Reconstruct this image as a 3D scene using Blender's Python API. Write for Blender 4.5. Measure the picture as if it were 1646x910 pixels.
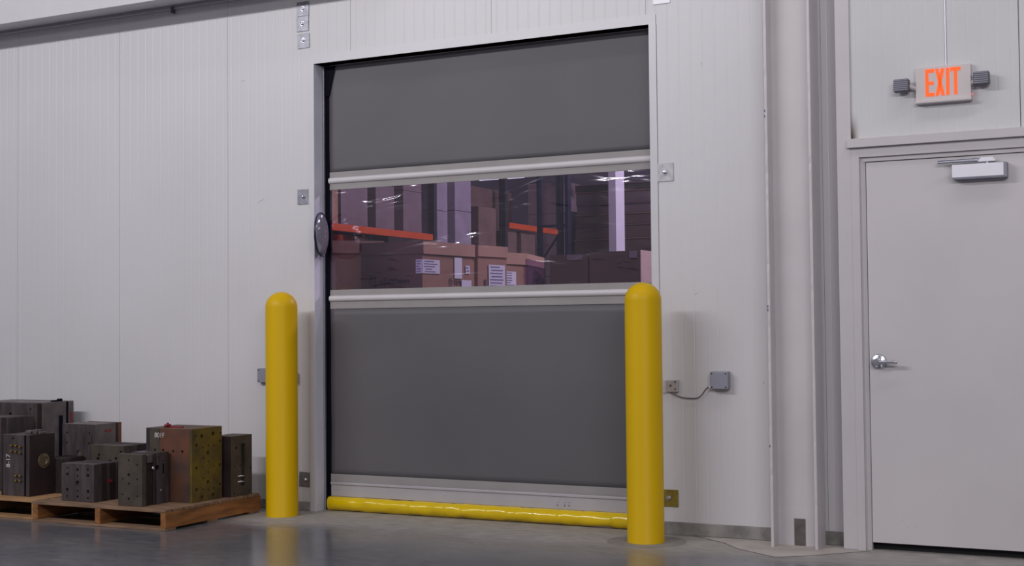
import bpy, bmesh, math, random
from mathutils import Vector, Matrix
random.seed(7)
for o in list(bpy.data.objects): bpy.data.objects.remove(o, do_unlink=True)
S = bpy.context.scene; COL = S.collection
# ------------------------------------------------------------------ camera
cam = bpy.data.cameras.new('camera'); cam.sensor_width = 36.0; cam.lens = 2150.0 * 36.0 / 1646.0
cam.clip_end = 100
co = bpy.data.objects.new('camera', cam); COL.objects.link(co); S.camera = co
yaw, pit, rol = -0.46964, 0.03308, -0.009586
fw = Vector((math.sin(yaw) * math.cos(pit), math.cos(yaw) * math.cos(pit), math.sin(pit)))
r0 = Vector((math.cos(yaw), -math.sin(yaw), 0)); u0 = r0.cross(fw)
rr = math.cos(rol) * r0 + math.sin(rol) * u0; uu = -math.sin(rol) * r0 + math.cos(rol) * u0
M = Matrix((( rr.x, uu.x, -fw.x, 0), (rr.y, uu.y, -fw.y, -7.517), (rr.z, uu.z, -fw.z, 1.2341), (0, 0, 0, 1)))
co.matrix_world = M
# ------------------------------------------------------------------ world, lamps, exposure
w = bpy.data.worlds.new('hall_ambient'); S.world = w; w.use_nodes = True
w.node_tree.nodes['Background'].inputs[0].default_value = (0.80, 0.78, 0.88, 1)
w.node_tree.nodes['Background'].inputs[1].default_value = 0.25
def area(name, loc, target, sx, sy, power, col):
    l = bpy.data.lights.new(name, 'AREA'); l.shape = 'RECTANGLE'; l.size = sx; l.size_y = sy; l.energy = power; l.color = col
    o = bpy.data.objects.new(name, l); COL.objects.link(o); o.location = loc
    o.rotation_euler = (Vector(target) - Vector(loc)).to_track_quat('-Z', 'Y').to_euler()
    return o
area('strip_and_fill_row', (-7.0, -6.4, 5.0), (-7.1, 0.0, 3.5), 5.5, 0.25, 272, (1.0, 0.98, 1.0))
area('strip_and_fill_row', (-0.6, -2.3, 6.3), (-1.0, 0.0, 1.5), 6.0, 0.2, 50, (1.0, 0.98, 1.0))
area('strip_and_fill_row', (1.3, -7.5, 4.0), (-1.6, 0.0, 0.3), 4.0, 0.4, 160, (1.0, 0.975, 0.99))  # added fill row, lifts the low right wall and door
area('warehouse_and_fill_lamp', (-1.0, 5.5, 5.6), (-6.5, 4.5, 1.8), 1.2, 0.4, 300, (1.0, 0.95, 0.98))
area('warehouse_and_fill_lamp', (-2.6, 1.6, 5.8), (-5.5, 6.5, 1.8), 1.2, 0.4, 110, (0.95, 0.92, 1.0))  # added fill, brightens the fronts of the rear stock
area('warehouse_and_fill_lamp', (-4.5, 10.5, 6.2), (-8.5, 10.0, 2.0), 1.2, 0.4, 230, (0.93, 0.92, 1.0))
S.view_settings.view_transform = 'Standard'; S.view_settings.look = 'None'
S.view_settings.gamma = 1.0; S.view_settings.use_curve_mapping = False; S.view_settings.exposure = 0.0
S.cycles.use_denoising = True
S.cycles.max_bounces = 8; S.cycles.caustics_reflective = False; S.cycles.caustics_refractive = False

# ------------------------------------------------------------------ helpers: meshes
def new(): return bmesh.new()
def box(bm, x0, x1, y0, y1, z0, z1, bev=0.0, seg=2):
    r = bmesh.ops.create_cube(bm, size=1.0)
    vs = r['verts']
    for v in vs:
        v.co = Vector(((x0 + x1) / 2 + v.co.x * (x1 - x0), (y0 + y1) / 2 + v.co.y * (y1 - y0), (z0 + z1) / 2 + v.co.z * (z1 - z0)))
    if bev > 0:
        es = list({e for v in vs for e in v.link_edges})
        bmesh.ops.bevel(bm, geom=es, offset=bev, segments=seg, affect='EDGES', profile=0.5)
    return bm
def prism(bm, pts, z0, z1, bev=0.0):
    """pts: xy outline (counter-clockwise), extruded in z"""
    lo = [bm.verts.new((p[0], p[1], z0)) for p in pts]; hi = [bm.verts.new((p[0], p[1], z1)) for p in pts]
    n = len(pts)
    fs = [bm.faces.new(list(reversed(lo))), bm.faces.new(hi)]
    for i in range(n): fs.append(bm.faces.new((lo[i], lo[(i + 1) % n], hi[(i + 1) % n], hi[i])))
    if bev > 0:
        es = list({e for f in fs for e in f.edges})
        bmesh.ops.bevel(bm, geom=es, offset=bev, segments=2, affect='EDGES', profile=0.5)
    return bm
def basis(axis):
    a = Vector(axis).normalized(); h = Vector((0, 0, 1)) if abs(a.z) < 0.9 else Vector((1, 0, 0))
    u = h.cross(a).normalized(); return a, u, a.cross(u)
def lathe(bm, org, axis, prof, n=32):
    """prof: list of (radius, distance along axis)"""
    a, u, v = basis(axis); org = Vector(org); rings = []
    for (r, t) in prof:
        if r < 1e-6: rings.append([bm.verts.new(org + a * t)])
        else: rings.append([bm.verts.new(org + a * t + (u * math.cos(2 * math.pi * k / n) + v * math.sin(2 * math.pi * k / n)) * r) for k in range(n)])
    for A, B in zip(rings, rings[1:]):
        for k in range(n):
            k2 = (k + 1) % n
            if len(A) == 1 and len(B) == 1: continue
            if len(A) == 1: bm.faces.new((A[0], B[k2], B[k]))
            elif len(B) == 1: bm.faces.new((A[k], A[k2], B[0]))
            else: bm.faces.new((A[k], A[k2], B[k2], B[k]))
    return bm
def cyl(bm, p, axis, r, L, n=20, bev=0.0):
    if bev > 0: return lathe(bm, p, axis, [(0, 0), (r - bev, 0), (r, bev), (r, L - bev), (r - bev, L), (0, L)], n)
    return lathe(bm, p, axis, [(0, 0), (r, 0), (r, L), (0, L)], n)
def tube(bm, pts, r, n=8):
    P = [Vector(p) for p in pts]; rings = []
    u = None
    for i, p in enumerate(P):
        t = (P[min(i + 1, len(P) - 1)] - P[max(i - 1, 0)]).normalized()
        if u is None: _, u, _ = basis(t)
        u = (u - t * u.dot(t)).normalized(); v = t.cross(u)
        rings.append([bm.verts.new(p + (u * math.cos(2 * math.pi * k / n) + v * math.sin(2 * math.pi * k / n)) * r) for k in range(n)])
    for A, B in zip(rings, rings[1:]):
        for k in range(n): bm.faces.new((A[k], A[(k + 1) % n], B[(k + 1) % n], B[k]))
    bm.faces.new(list(reversed(rings[0]))); bm.faces.new(rings[-1])
    return bm
def spline(ctrl, n=10):
    P = [Vector(c) for c in ctrl]; out = []
    for i in range(len(P) - 1):
        a = P[max(i - 1, 0)]; b = P[i]; c = P[i + 1]; d = P[min(i + 2, len(P) - 1)]
        for k in range(n):
            t = k / n
            out.append(0.5 * ((2 * b) + (c - a) * t + (2 * a - 5 * b + 4 * c - d) * t * t + (3 * b - a - 3 * c + d) * t ** 3))
    out.append(P[-1]); return out
def obj(name, bm, mat, parent=None, smooth=False, loc=None):
    bmesh.ops.recalc_face_normals(bm, faces=bm.faces)
    me = bpy.data.meshes.new(name); bm.to_mesh(me); bm.free()
    if smooth:
        for p in me.polygons: p.use_smooth = True
        try: me.set_sharp_from_angle(angle=math.radians(38))
        except Exception: pass
    o = bpy.data.objects.new(name, me); COL.objects.link(o)
    if mat: me.materials.append(mat)
    if parent: o.parent = parent; o.matrix_parent_inverse = Matrix.Translation(-parent.location) if parent.type == 'EMPTY' and parent.rotation_euler.z == 0 else parent.matrix_basis.inverted()
    if loc: o.location = loc
    return o
def tag(o, label=None, cat=None, group=None, kind=None):
    if label: o['label'] = label
    if cat: o['category'] = cat
    if group: o['group'] = group
    if kind: o['kind'] = kind
    return o
def thing(name, label, cat, loc=(0, 0, 0), group=None):
    o = bpy.data.objects.new(name, None); COL.objects.link(o); o.location = loc; o.empty_display_size = 0.1
    return tag(o, label, cat, group)
def struct(name, bm, mat, parent=None, smooth=False):
    o = obj(name, bm, mat, parent, smooth)
    if not parent: o['kind'] = 'structure'
    return o
def sroot(name, loc=(0, 0, 0)):
    o = bpy.data.objects.new(name, None); COL.objects.link(o); o.location = loc; o['kind'] = 'structure'; return o
def copy_tree(o, parent=None):
    c = o.copy(); COL.objects.link(c)
    if parent:
        inv = o.matrix_parent_inverse.copy(); c.parent = parent; c.matrix_parent_inverse = inv
    for ch in [x for x in o.children]: copy_tree(ch, c)
    return c
def carve(o, cut_bm):
    """subtract the solids in cut_bm from the mesh of o"""
    bmesh.ops.recalc_face_normals(cut_bm, faces=cut_bm.faces)
    me = bpy.data.meshes.new('cut'); cut_bm.to_mesh(me); cut_bm.free()
    c = bpy.data.objects.new('cut', me); COL.objects.link(c)
    md = o.modifiers.new('b', 'BOOLEAN'); md.operation = 'DIFFERENCE'; md.solver = 'EXACT'; md.object = c
    par = o.parent; inv = o.matrix_parent_inverse.copy(); o.parent = None
    bpy.context.view_layer.update()
    dg = bpy.context.evaluated_depsgraph_get()
    nm = bpy.data.meshes.new_from_object(o.evaluated_get(dg)); o.modifiers.clear(); o.data = nm; o.parent = par; o.matrix_parent_inverse = inv
    bpy.data.objects.remove(c, do_unlink=True)
def text_obj(name, s, size, mat, parent, mw, depth=0.0006, sx=1.0):
    cu = bpy.data.curves.new('t', 'FONT'); cu.body = s; cu.size = size; cu.extrude = depth; cu.align_x = 'CENTER'; cu.align_y = 'CENTER'
    t = bpy.data.objects.new('t', cu); COL.objects.link(t); bpy.context.view_layer.update()
    me = bpy.data.meshes.new_from_object(t.evaluated_get(bpy.context.evaluated_depsgraph_get()))
    bpy.data.objects.remove(t, do_unlink=True)
    me.transform(mw @ Matrix.Diagonal((sx, 1, 1, 1)))
    me.materials.clear(); me.materials.append(mat)
    o = bpy.data.objects.new(name, me); COL.objects.link(o); o.parent = parent
    if parent: o.matrix_parent_inverse = Matrix.Translation(-parent.location)
    return o
FRONT = Matrix.Rotation(math.pi / 2, 4, 'X')                       # text standing upright, read from -Y
def at(x, y, z, m=FRONT): return Matrix.Translation((x, y, z)) @ m

# ------------------------------------------------------------------ helpers: materials
def mat(name, col, rough=0.6, metal=0.0, spec=0.5, vary=0.0, scale=6.0, bump=0.0, bscale=60.0, col2=None, stretch=None, coat=0.0, rvary=0.0, thr=None):
    m = bpy.data.materials.new(name); m.use_nodes = True; nt = m.node_tree; b = nt.nodes['Principled BSDF']
    b.inputs['Base Color'].default_value = (*col, 1); b.inputs['Roughness'].default_value = rough; b.inputs['Metallic'].default_value = metal
    b.inputs['Specular IOR Level'].default_value = spec; b.inputs['Coat Weight'].default_value = coat; b.inputs['Coat Roughness'].default_value = 0.15
    if vary or bump or col2 or rvary:
        tc = nt.nodes.new('ShaderNodeTexCoord'); mp = nt.nodes.new('ShaderNodeMapping'); nt.links.new(tc.outputs['Object'], mp.inputs[0])
        if stretch: mp.inputs['Scale'].default_value = stretch
        n = nt.nodes.new('ShaderNodeTexNoise'); n.inputs['Scale'].default_value = scale; n.inputs['Detail'].default_value = 6; nt.links.new(mp.outputs[0], n.inputs[0])
        c2 = col2 or tuple(max(0, c * (1 - vary)) for c in col); c1 = col if col2 else tuple(min(1, c * (1 + vary)) for c in col)
        r = nt.nodes.new('ShaderNodeValToRGB'); lo, hi = thr or (0.35, 0.65)
        r.color_ramp.elements[0].position = lo; r.color_ramp.elements[1].position = hi
        r.color_ramp.elements[0].color = (*c2, 1); r.color_ramp.elements[1].color = (*c1, 1)
        nt.links.new(n.outputs[0], r.inputs[0]); nt.links.new(r.outputs[0], b.inputs['Base Color'])
        if rvary:
            mr = nt.nodes.new('ShaderNodeMapRange'); mr.inputs['From Min'].default_value = 0.3; mr.inputs['From Max'].default_value = 0.7
            mr.inputs['To Min'].default_value = rough - rvary; mr.inputs['To Max'].default_value = rough + rvary
            nt.links.new(n.outputs[0], mr.inputs[0]); nt.links.new(mr.outputs[0], b.inputs['Roughness'])
        if bump:
            n2 = nt.nodes.new('ShaderNodeTexNoise'); n2.inputs['Scale'].default_value = bscale; n2.inputs['Detail'].default_value = 4; nt.links.new(mp.outputs[0], n2.inputs[0])
            bp = nt.nodes.new('ShaderNodeBump'); bp.inputs['Strength'].default_value = bump; bp.inputs['Distance'].default_value = 0.002
            nt.links.new(n2.outputs[0], bp.inputs['Height']); nt.links.new(bp.outputs[0], b.inputs['Normal'])
    return m
def emit(name, col, s):
    m = bpy.data.materials.new(name); m.use_nodes = True; b = m.node_tree.nodes['Principled BSDF']
    b.inputs['Base Color'].default_value = (*[c * 0.4 for c in col], 1); b.inputs['Emission Color'].default_value = (*col, 1); b.inputs['Emission Strength'].default_value = s
    return m
WALL = mat('white_panel_paint', (0.62, 0.605, 0.63), 0.42, vary=0.02, scale=1.2)
EXWALL = mat('white_panel_paint_exit', (0.60, 0.59, 0.61), 0.5, vary=0.035, scale=1.6)
GROOVE = mat('panel_joint_shadow_gap', (0.55, 0.54, 0.56), 0.8, vary=0.1)
TRIM = mat('white_trim_paint', (0.60, 0.59, 0.62), 0.38, vary=0.02)
JAMB = mat('galvanised_jamb', (0.68, 0.68, 0.77), 0.4, vary=0.03)
BLACK = mat('black_rubber', (0.005, 0.005, 0.010), 0.8, spec=0.08, vary=0.1)
CREAM = mat('cream_column_paint', (0.60, 0.568, 0.585), 0.5, vary=0.03, scale=4)
DOORP = mat('door_paint', (0.60, 0.57, 0.585), 0.5, vary=0.03, scale=2.0)
FRAMEP = mat('door_frame_paint', (0.57, 0.54, 0.56), 0.45, vary=0.02)
CURB = mat('concrete_curb', (0.26, 0.25, 0.24), 0.9, vary=0.3, scale=9, bump=0.5, bscale=70)
FABRIC = mat('grey_curtain_vinyl', (0.118, 0.112, 0.125), 0.55, vary=0.04, scale=1.5, spec=0.35)
BAND = mat('beige_web_band', (0.31, 0.29, 0.29), 0.7, vary=0.04)
WHITEB = mat('white_reinforcing_sleeve', (0.60, 0.575, 0.60), 0.5, vary=0.02)
ALU = mat('brushed_aluminium_bar', (0.46, 0.44, 0.47), 0.45, metal=0.15, vary=0.03)
YEL = mat('yellow_bollard_plastic', (0.66, 0.41, 0.001), 0.42, vary=0.02, scale=2, spec=0.22)
YVIN = mat('yellow_vinyl', (0.74, 0.51, 0.004), 0.16, vary=0.04, scale=5, bump=1.0, bscale=16, stretch=(1.6, 0.6, 1))
GALV = mat('galvanised_steel', (0.30, 0.30, 0.34), 0.45, metal=0.7, vary=0.15, scale=25)
BRASS = mat('yellow_passivated_steel', (0.30, 0.23, 0.05), 0.45, metal=0.6, vary=0.2, scale=20)
CHROME = mat('polished_chrome', (0.62, 0.62, 0.68), 0.24, metal=1.0)
SATIN = mat('satin_steel', (0.55, 0.55, 0.62), 0.28, metal=0.9, vary=0.05)
GREYP = mat('grey_box_plastic', (0.27, 0.27, 0.33), 0.5, vary=0.03)
DGREY = mat('dark_grey_plastic', (0.11, 0.105, 0.13), 0.5, vary=0.05)
CLOS = mat('closer_cover', (0.86, 0.85, 0.92), 0.35, vary=0.01)
SCREW = mat('dark_screw', (0.03, 0.03, 0.035), 0.5, metal=0.5)
HOUSE = mat('sign_housing', (0.62, 0.57, 0.57), 0.4, vary=0.01)
RED = emit('exit_letters_red', (1.0, 0.10, 0.012), 1.1)
REDLED = emit('red_indicator', (1.0, 0.1, 0.08), 1.2)
WOOD = mat('pallet_wood', (0.21, 0.125, 0.075), 0.8, vary=0.3, scale=5, stretch=(1, 8, 8), bump=0.4)
WOODY = mat('pallet_wood_side', (0.25, 0.10, 0.028), 0.75, vary=0.35, scale=4, stretch=(8, 1, 8), bump=0.4)
WOODN = mat('pallet_wood_new', (0.34, 0.19, 0.085), 0.75, vary=0.2, scale=5, stretch=(1, 8, 8), bump=0.3)
STEEL = mat('dark_tool_steel', (0.054, 0.041, 0.042), 0.5, metal=0.3, vary=0.28, scale=26, bump=0.1, rvary=0.1, stretch=(1, 1, 0.2))
STEEL2 = mat('mid_tool_steel', (0.074, 0.059, 0.061), 0.48, metal=0.3, vary=0.28, scale=26, bump=0.1, rvary=0.1, stretch=(1, 1, 0.2))
STEELW = mat('worn_light_steel', (0.12, 0.10, 0.10), 0.45, metal=0.3, vary=0.25, scale=10)
RUST = mat('rusty_brown_steel', (0.15, 0.058, 0.032), 0.6, metal=0.2, vary=0.0, scale=5, col2=(0.062, 0.040, 0.034), bump=0.1)
BROWN = mat('brown_grey_steel', (0.070, 0.056, 0.044), 0.6, metal=0.2, vary=0.25, scale=8, bump=0.1)
MAROON = mat('dark_brown_steel', (0.026, 0.014, 0.015), 0.6, metal=0.2, vary=0.3, scale=10)
OLIVE = mat('olive_stained_steel', (0.155, 0.108, 0.012), 0.6, metal=0.15, scale=9, col2=(0.065, 0.047, 0.022), bump=0.1)
REDP = mat('red_strap', (0.22, 0.012, 0.02), 0.5)
BRASSF = mat('brass_fitting', (0.30, 0.20, 0.06), 0.35, metal=0.8)
WHITEI = mat('white_paint_mark', (0.6, 0.57, 0.57), 0.6)
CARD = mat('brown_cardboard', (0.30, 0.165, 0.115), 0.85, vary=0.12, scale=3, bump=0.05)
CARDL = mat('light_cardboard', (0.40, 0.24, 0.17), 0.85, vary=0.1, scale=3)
CARDD = mat('dull_and_shaded_cardboard', (0.13, 0.075, 0.065), 0.85, vary=0.15, scale=3)  # also the shaded copy of cardboard for cartons facing the curtain
CARDG = mat('wrapped_grey_carton', (0.17, 0.12, 0.135), 0.45, vary=0.1, scale=4)
CARDP = mat('pale_wrapped_carton', (0.26, 0.215, 0.27), 0.4, vary=0.1, scale=4)
PAPER = mat('white_paper_label', (0.66, 0.66, 0.74), 0.6)
INK = mat('faded_ink', (0.05, 0.035, 0.05), 0.8)
INKB = mat('blue_ink', (0.16, 0.16, 0.28), 0.8)
ORANGE = mat('orange_rack_beam', (0.50, 0.07, 0.015), 0.45, vary=0.05)
RACKD = mat('dark_rack_upright', (0.022, 0.018, 0.03), 0.5, vary=0.05)
BLUE = mat('dark_blue_rack_upright', (0.016, 0.018, 0.045), 0.45, vary=0.05)
BACKW = mat('warehouse_far_wall', (0.16, 0.13, 0.17), 0.8, vary=0.15, scale=0.6)
WHITEC = mat('white_column_paint', (0.62, 0.60, 0.68), 0.45, vary=0.02)
DARKV = mat('gap_shade_black', (0.01, 0.01, 0.012), 0.9)
PIPE = mat('conduit_white', (0.58, 0.57, 0.62), 0.3, metal=0.2)
PATCH = mat('grout_patch', (0.44, 0.40, 0.37), 0.8, vary=0.12, scale=6)

def floor_mat():
    m = bpy.data.materials.new('polished_concrete'); m.use_nodes = True; nt = m.node_tree; b = nt.nodes['Principled BSDF']
    tc = nt.nodes.new('ShaderNodeTexCoord')
    def noise(s, st=(1, 1, 1), d=6):
        mp = nt.nodes.new('ShaderNodeMapping'); mp.inputs['Scale'].default_value = st; nt.links.new(tc.outputs['Object'], mp.inputs[0])
        n = nt.nodes.new('ShaderNodeTexNoise'); n.inputs['Scale'].default_value = s; n.inputs['Detail'].default_value = d; nt.links.new(mp.outputs[0], n.inputs[0]); return n
    n1 = noise(1.3); n2 = noise(9, (1, 2.2, 1)); n3 = noise(60)
    def ramp(src, a, b2, c0, c1):
        r = nt.nodes.new('ShaderNodeValToRGB'); r.color_ramp.elements[0].position = a; r.color_ramp.elements[1].position = b2
        r.color_ramp.elements[0].color = (*c0, 1); r.color_ramp.elements[1].color = (*c1, 1); nt.links.new(src, r.inputs[0]); return r
    cA = ramp(n1.outputs[0], 0.35, 0.65, (0.116, 0.122, 0.142), (0.165, 0.166, 0.182))
    cB = ramp(n2.outputs[0], 0.35, 0.7, (0.80, 0.80, 0.80), (1.12, 1.10, 1.08))
    mx = nt.nodes.new('ShaderNodeMix'); mx.data_type = 'RGBA'; mx.blend_type = 'MULTIPLY'; mx.inputs[0].default_value = 1.0
    nt.links.new(cA.outputs[0], mx.inputs[6]); nt.links.new(cB.outputs[0], mx.inputs[7])
    # unpolished, dusty margin the polisher could not reach along the wall
    sp = nt.nodes.new('ShaderNodeSeparateXYZ'); nt.links.new(tc.outputs['Object'], sp.inputs[0])
    ad = nt.nodes.new('ShaderNodeMath'); ad.operation = 'MULTIPLY_ADD'; ad.inputs[1].default_value = 0.5; nt.links.new(n1.outputs[0], ad.inputs[0]); nt.links.new(sp.outputs['Y'], ad.inputs[2])
    mr = nt.nodes.new('ShaderNodeMapRange'); mr.inputs['From Min'].default_value = -0.62; mr.inputs['From Max'].default_value = -0.05; mr.interpolation_type = 'SMOOTHSTEP'
    nt.links.new(ad.outputs[0], mr.inputs[0])
    m2 = nt.nodes.new('ShaderNodeMix'); m2.data_type = 'RGBA'; nt.links.new(mr.outputs[0], m2.inputs[0]); nt.links.new(mx.outputs[2], m2.inputs[6])
    d = ramp(n2.outputs[0], 0.3, 0.7, (0.27, 0.25, 0.235), (0.40, 0.375, 0.35)); nt.links.new(d.outputs[0], m2.inputs[7])
    nt.links.new(m2.outputs[2], b.inputs['Base Color'])
    ro = nt.nodes.new('ShaderNodeMapRange'); ro.inputs['To Min'].default_value = 0.19; ro.inputs['To Max'].default_value = 0.6; nt.links.new(mr.outputs[0], ro.inputs[0])
    nt.links.new(ro.outputs[0], b.inputs['Roughness']); b.inputs['Specular IOR Level'].default_value = 0.65
    bp = nt.nodes.new('ShaderNodeBump'); bp.inputs['Strength'].default_value = 0.10; bp.inputs['Distance'].default_value = 0.002
    nt.links.new(n2.outputs[0], bp.inputs['Height']); nt.links.new(bp.outputs[0], b.inputs['Normal'])
    return m
def vinyl_mat():
    """clear flexible vinyl: mostly see-through with a violet cast and wrinkled gloss"""
    m = bpy.data.materials.new('clear_vinyl_window'); m.use_nodes = True; nt = m.node_tree; nt.nodes.remove(nt.nodes['Principled BSDF'])
    out = nt.nodes['Material Output']; tr = nt.nodes.new('ShaderNodeBsdfTransparent'); tr.inputs[0].default_value = (0.76, 0.65, 0.86, 1)
    gl = nt.nodes.new('ShaderNodeBsdfGlossy'); gl.inputs['Roughness'].default_value = 0.11; gl.inputs[0].default_value = (0.9, 0.88, 1, 1)
    tc = nt.nodes.new('ShaderNodeTexCoord'); mp = nt.nodes.new('ShaderNodeMapping'); mp.inputs['Scale'].default_value = (1.0, 1, 3.2); nt.links.new(tc.outputs['Object'], mp.inputs[0])
    n = nt.nodes.new('ShaderNodeTexNoise'); n.inputs['Scale'].default_value = 2.4; n.inputs['Detail'].default_value = 2.2; n.inputs['Distortion'].default_value = 0.8; nt.links.new(mp.outputs[0], n.inputs[0])
    bp = nt.nodes.new('ShaderNodeBump'); bp.inputs['Strength'].default_value = 0.62; bp.inputs['Distance'].default_value = 0.022; nt.links.new(n.outputs[0], bp.inputs['Height'])
    nt.links.new(bp.outputs[0], gl.inputs['Normal'])
    mx = nt.nodes.new('ShaderNodeMixShader'); mx.inputs[0].default_value = 0.11
    nt.links.new(tr.outputs[0], mx.inputs[1]); nt.links.new(gl.outputs[0], mx.inputs[2]); nt.links.new(mx.outputs[0], out.inputs[0])
    return m
def lens_mat():
    m = bpy.data.materials.new('clear_plastic_cover'); m.use_nodes = True; nt = m.node_tree; b = nt.nodes['Principled BSDF']
    b.inputs['Base Color'].default_value = (0.75, 0.72, 0.74, 1); b.inputs['Roughness'].default_value = 0.1; b.inputs['Alpha'].default_value = 0.35
    return m
def stained_wall():
    """white panel with the brown run of rust above the door ledge"""
    m = EXWALL.copy(); m.name = 'white_panel_rust_stain'; nt = m.node_tree; b = nt.nodes['Principled BSDF']
    src = b.inputs['Base Color'].links[0].from_socket
    tc = nt.nodes.new('ShaderNodeTexCoord'); sp = nt.nodes.new('ShaderNodeSeparateXYZ'); nt.links.new(tc.outputs['Object'], sp.inputs[0])
    def mr(s, a, c, d=0.0, e=1.0):
        n = nt.nodes.new('ShaderNodeMapRange'); n.interpolation_type = 'SMOOTHSTEP'
        n.inputs['From Min'].default_value = a; n.inputs['From Max'].default_value = c; n.inputs['To Min'].default_value = d; n.inputs['To Max'].default_value = e
        nt.links.new(s, n.inputs[0]); return n.outputs[0]
    def mul(a, c):
        n = nt.nodes.new('ShaderNodeMath'); n.operation = 'MULTIPLY'; nt.links.new(a, n.inputs[0]); nt.links.new(c, n.inputs[1]); return n.outputs[0]
    nz = nt.nodes.new('ShaderNodeTexNoise'); nz.inputs['Scale'].default_value = 12
    nt.links.new(tc.outputs['Object'], nz.inputs[0])
    fx = mr(sp.outputs['X'], -1.652, -1.606, 1, 0); fz = mr(sp.outputs['Z'], 2.25, 2.42, 1, 0)
    f = mul(fx, fz)
    mx = nt.nodes.new('ShaderNodeMix'); mx.data_type = 'RGBA'; nt.links.new(f, mx.inputs[0]); nt.links.new(src, mx.inputs[6]); mx.inputs[7].default_value = (0.075, 0.035, 0.012, 1)
    nt.links.new(mx.outputs[2], b.inputs['Base Color'])
    return m
FLOOR = floor_mat(); VINYL = vinyl_mat(); LENS = lens_mat(); STAIN = stained_wall()

# ------------------------------------------------------------------ structure
DX0, DX1, DZ = -5.318, -2.875, 3.05          # roll-up door opening
bm = new(); box(bm, -13, 3.5, -10, 17, -0.2, 0.0); struct('floor', bm, FLOOR)
JOINTS = [-12.30, -11.255, -10.21, -9.165, -8.12, -7.075, -6.065, -5.02, -3.945, -2.893, -1.84, -0.80]
def ribbed(bm, x0, x1, z0, z1, y, pitch=0.0745, d=0.0009, thick=0.1):
    """one insulated wall panel: shallow vertical ribs rolled into the sheet"""
    n = max(1, round((x1 - x0) / pitch)); p = (x1 - x0) / n; pts = []
    for i in range(n):
        a = x0 + i * p
        pts += [(a, y), (a + p * 0.43, y), (a + p * 0.47, y + d), (a + p * 0.53, y + d), (a + p * 0.57, y)]
    pts.append((x1, y)); pts += [(x1, y + thick), (x0, y + thick)]
    prism(bm, pts, z0, z1)
G = 0.0012
bm = new()
xs = JOINTS
for a, b in zip(xs, xs[1:]):
    lo, hi = a + G, b - G
    segs = []
    if hi <= DX0 or lo >= DX1: segs = [(lo, hi, 0.062, 6.0)]
    # panels stop just short of the metal lining of the opening
    else:
        segs = [(max(lo, DX0 - 0.008), min(hi, DX1 + 0.008), DZ, 6.0)]
        if lo < DX0: segs.append((lo, DX0 - 0.008, 0.062, 6.0))
        if hi > DX1: segs.append((DX1 + 0.008, hi, 0.062, 6.0))
    for s in segs: ribbed(bm, *s, 0.0)
struct('wall_back', bm, WALL)
bm = new()
for a, b in ((-12.3, DX0 - 0.008), (DX1 + 0.008, -1.2)): box(bm, a, b, 0.006, 0.13, 0.062, 6.0)
box(bm, DX0, DX1, 0.006, 0.13, DZ, 6.0)
struct('trim_1', bm, GROOVE)
bm = new()
for (x, z, l, a) in ((-5.93, 2.99, 0.035, 0.1), (-5.78, 2.13, 0.05, 0.4), (-5.75, 2.14, 0.02, -0.6), (-2.545, 2.78, 0.018, 1.5), (-2.60, 1.42, 0.02, 0.4), (-2.20, 0.9, 0.015, 1.2)):
    dx, dz = math.cos(a) * l / 2, math.sin(a) * l / 2
    tube(bm, [(x - dx, -0.0001, z - dz), (x, -0.0001, z + 0.001), (x + dx, -0.0001, z + dz)], 0.0012, 5)
struct('trim_7', bm, GREYP)
# concrete curb under the panels
bm = new(); box(bm, -12.3, DX0 - 0.045, -0.006, 0.13, 0, 0.062, 0.004); struct('baseboard_left', bm, CURB)
bm = new(); box(bm, DX1 + 0.045, -1.74, -0.006, 0.13, 0, 0.076, 0.004); struct('baseboard_right', bm, CURB)
# galvanised jamb lining and white face trim of the opening
t = sroot('trim_2', ((DX0 + DX1) / 2, 0, 0))
bm = new(); prism(bm, [(DX0 - 0.045, -0.004), (DX0, -0.004), (DX0, 0.092), (DX0 - 0.006, 0.092), (DX0 - 0.006, 0.0), (DX0 - 0.045, 0.0)], 0, DZ); obj('jamb', bm, JAMB, t)
bm = new(); prism(bm, [(DX1 + 0.045, -0.004), (DX1 + 0.045, 0.0), (DX1 + 0.006, 0.0), (DX1 + 0.006, 0.092), (DX1, 0.092), (DX1, -0.004)], 0, DZ); obj('jamb', bm, TRIM, t)
bm = new(); box(bm, DX0 - 0.0451, DX1 + 0.0451, -0.0045, 0.0, DZ, DZ + 0.058); box(bm, DX0, DX1, 0, 0.092, DZ, DZ + 0.006); obj('head', bm, TRIM, t)
bm = new(); box(bm, DX0 - 0.045, DX0 - 0.0015, -0.0075, -0.0045, 0, DZ); obj('face_flange', bm, TRIM, t)
bm = new(); box(bm, DX1 + 0.0015, DX1 + 0.047, -0.0075, -0.0045, 0, DZ + 0.0); obj('face_flange', bm, TRIM, t)
# overhead soffit along the top of the wall and the line of conduit below it
bm = new()
prism(bm, [(-0.36, 3.545), (0.0, 3.60), (0.0, 6.0), (-0.36, 6.0)], -12.3, -4.6)
for v in bm.verts: v.co = Vector((v.co.z, v.co.x, v.co.y))
struct('ceiling', bm, TRIM)
bm = new(); tube(bm, [(-12.2, -0.014, 3.574), (-4.65, -0.014, 3.574)], 0.006)
c = obj('conduit_run', bm, PIPE); tag(c, 'thin white conduit running along the wall right under the overhead soffit', 'conduit')
bm = new(); box(bm, -6.56, -6.54, -0.03, -0.0005, 3.54, 3.585, 0.002); obj('clip', bm, DGREY, c)

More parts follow.
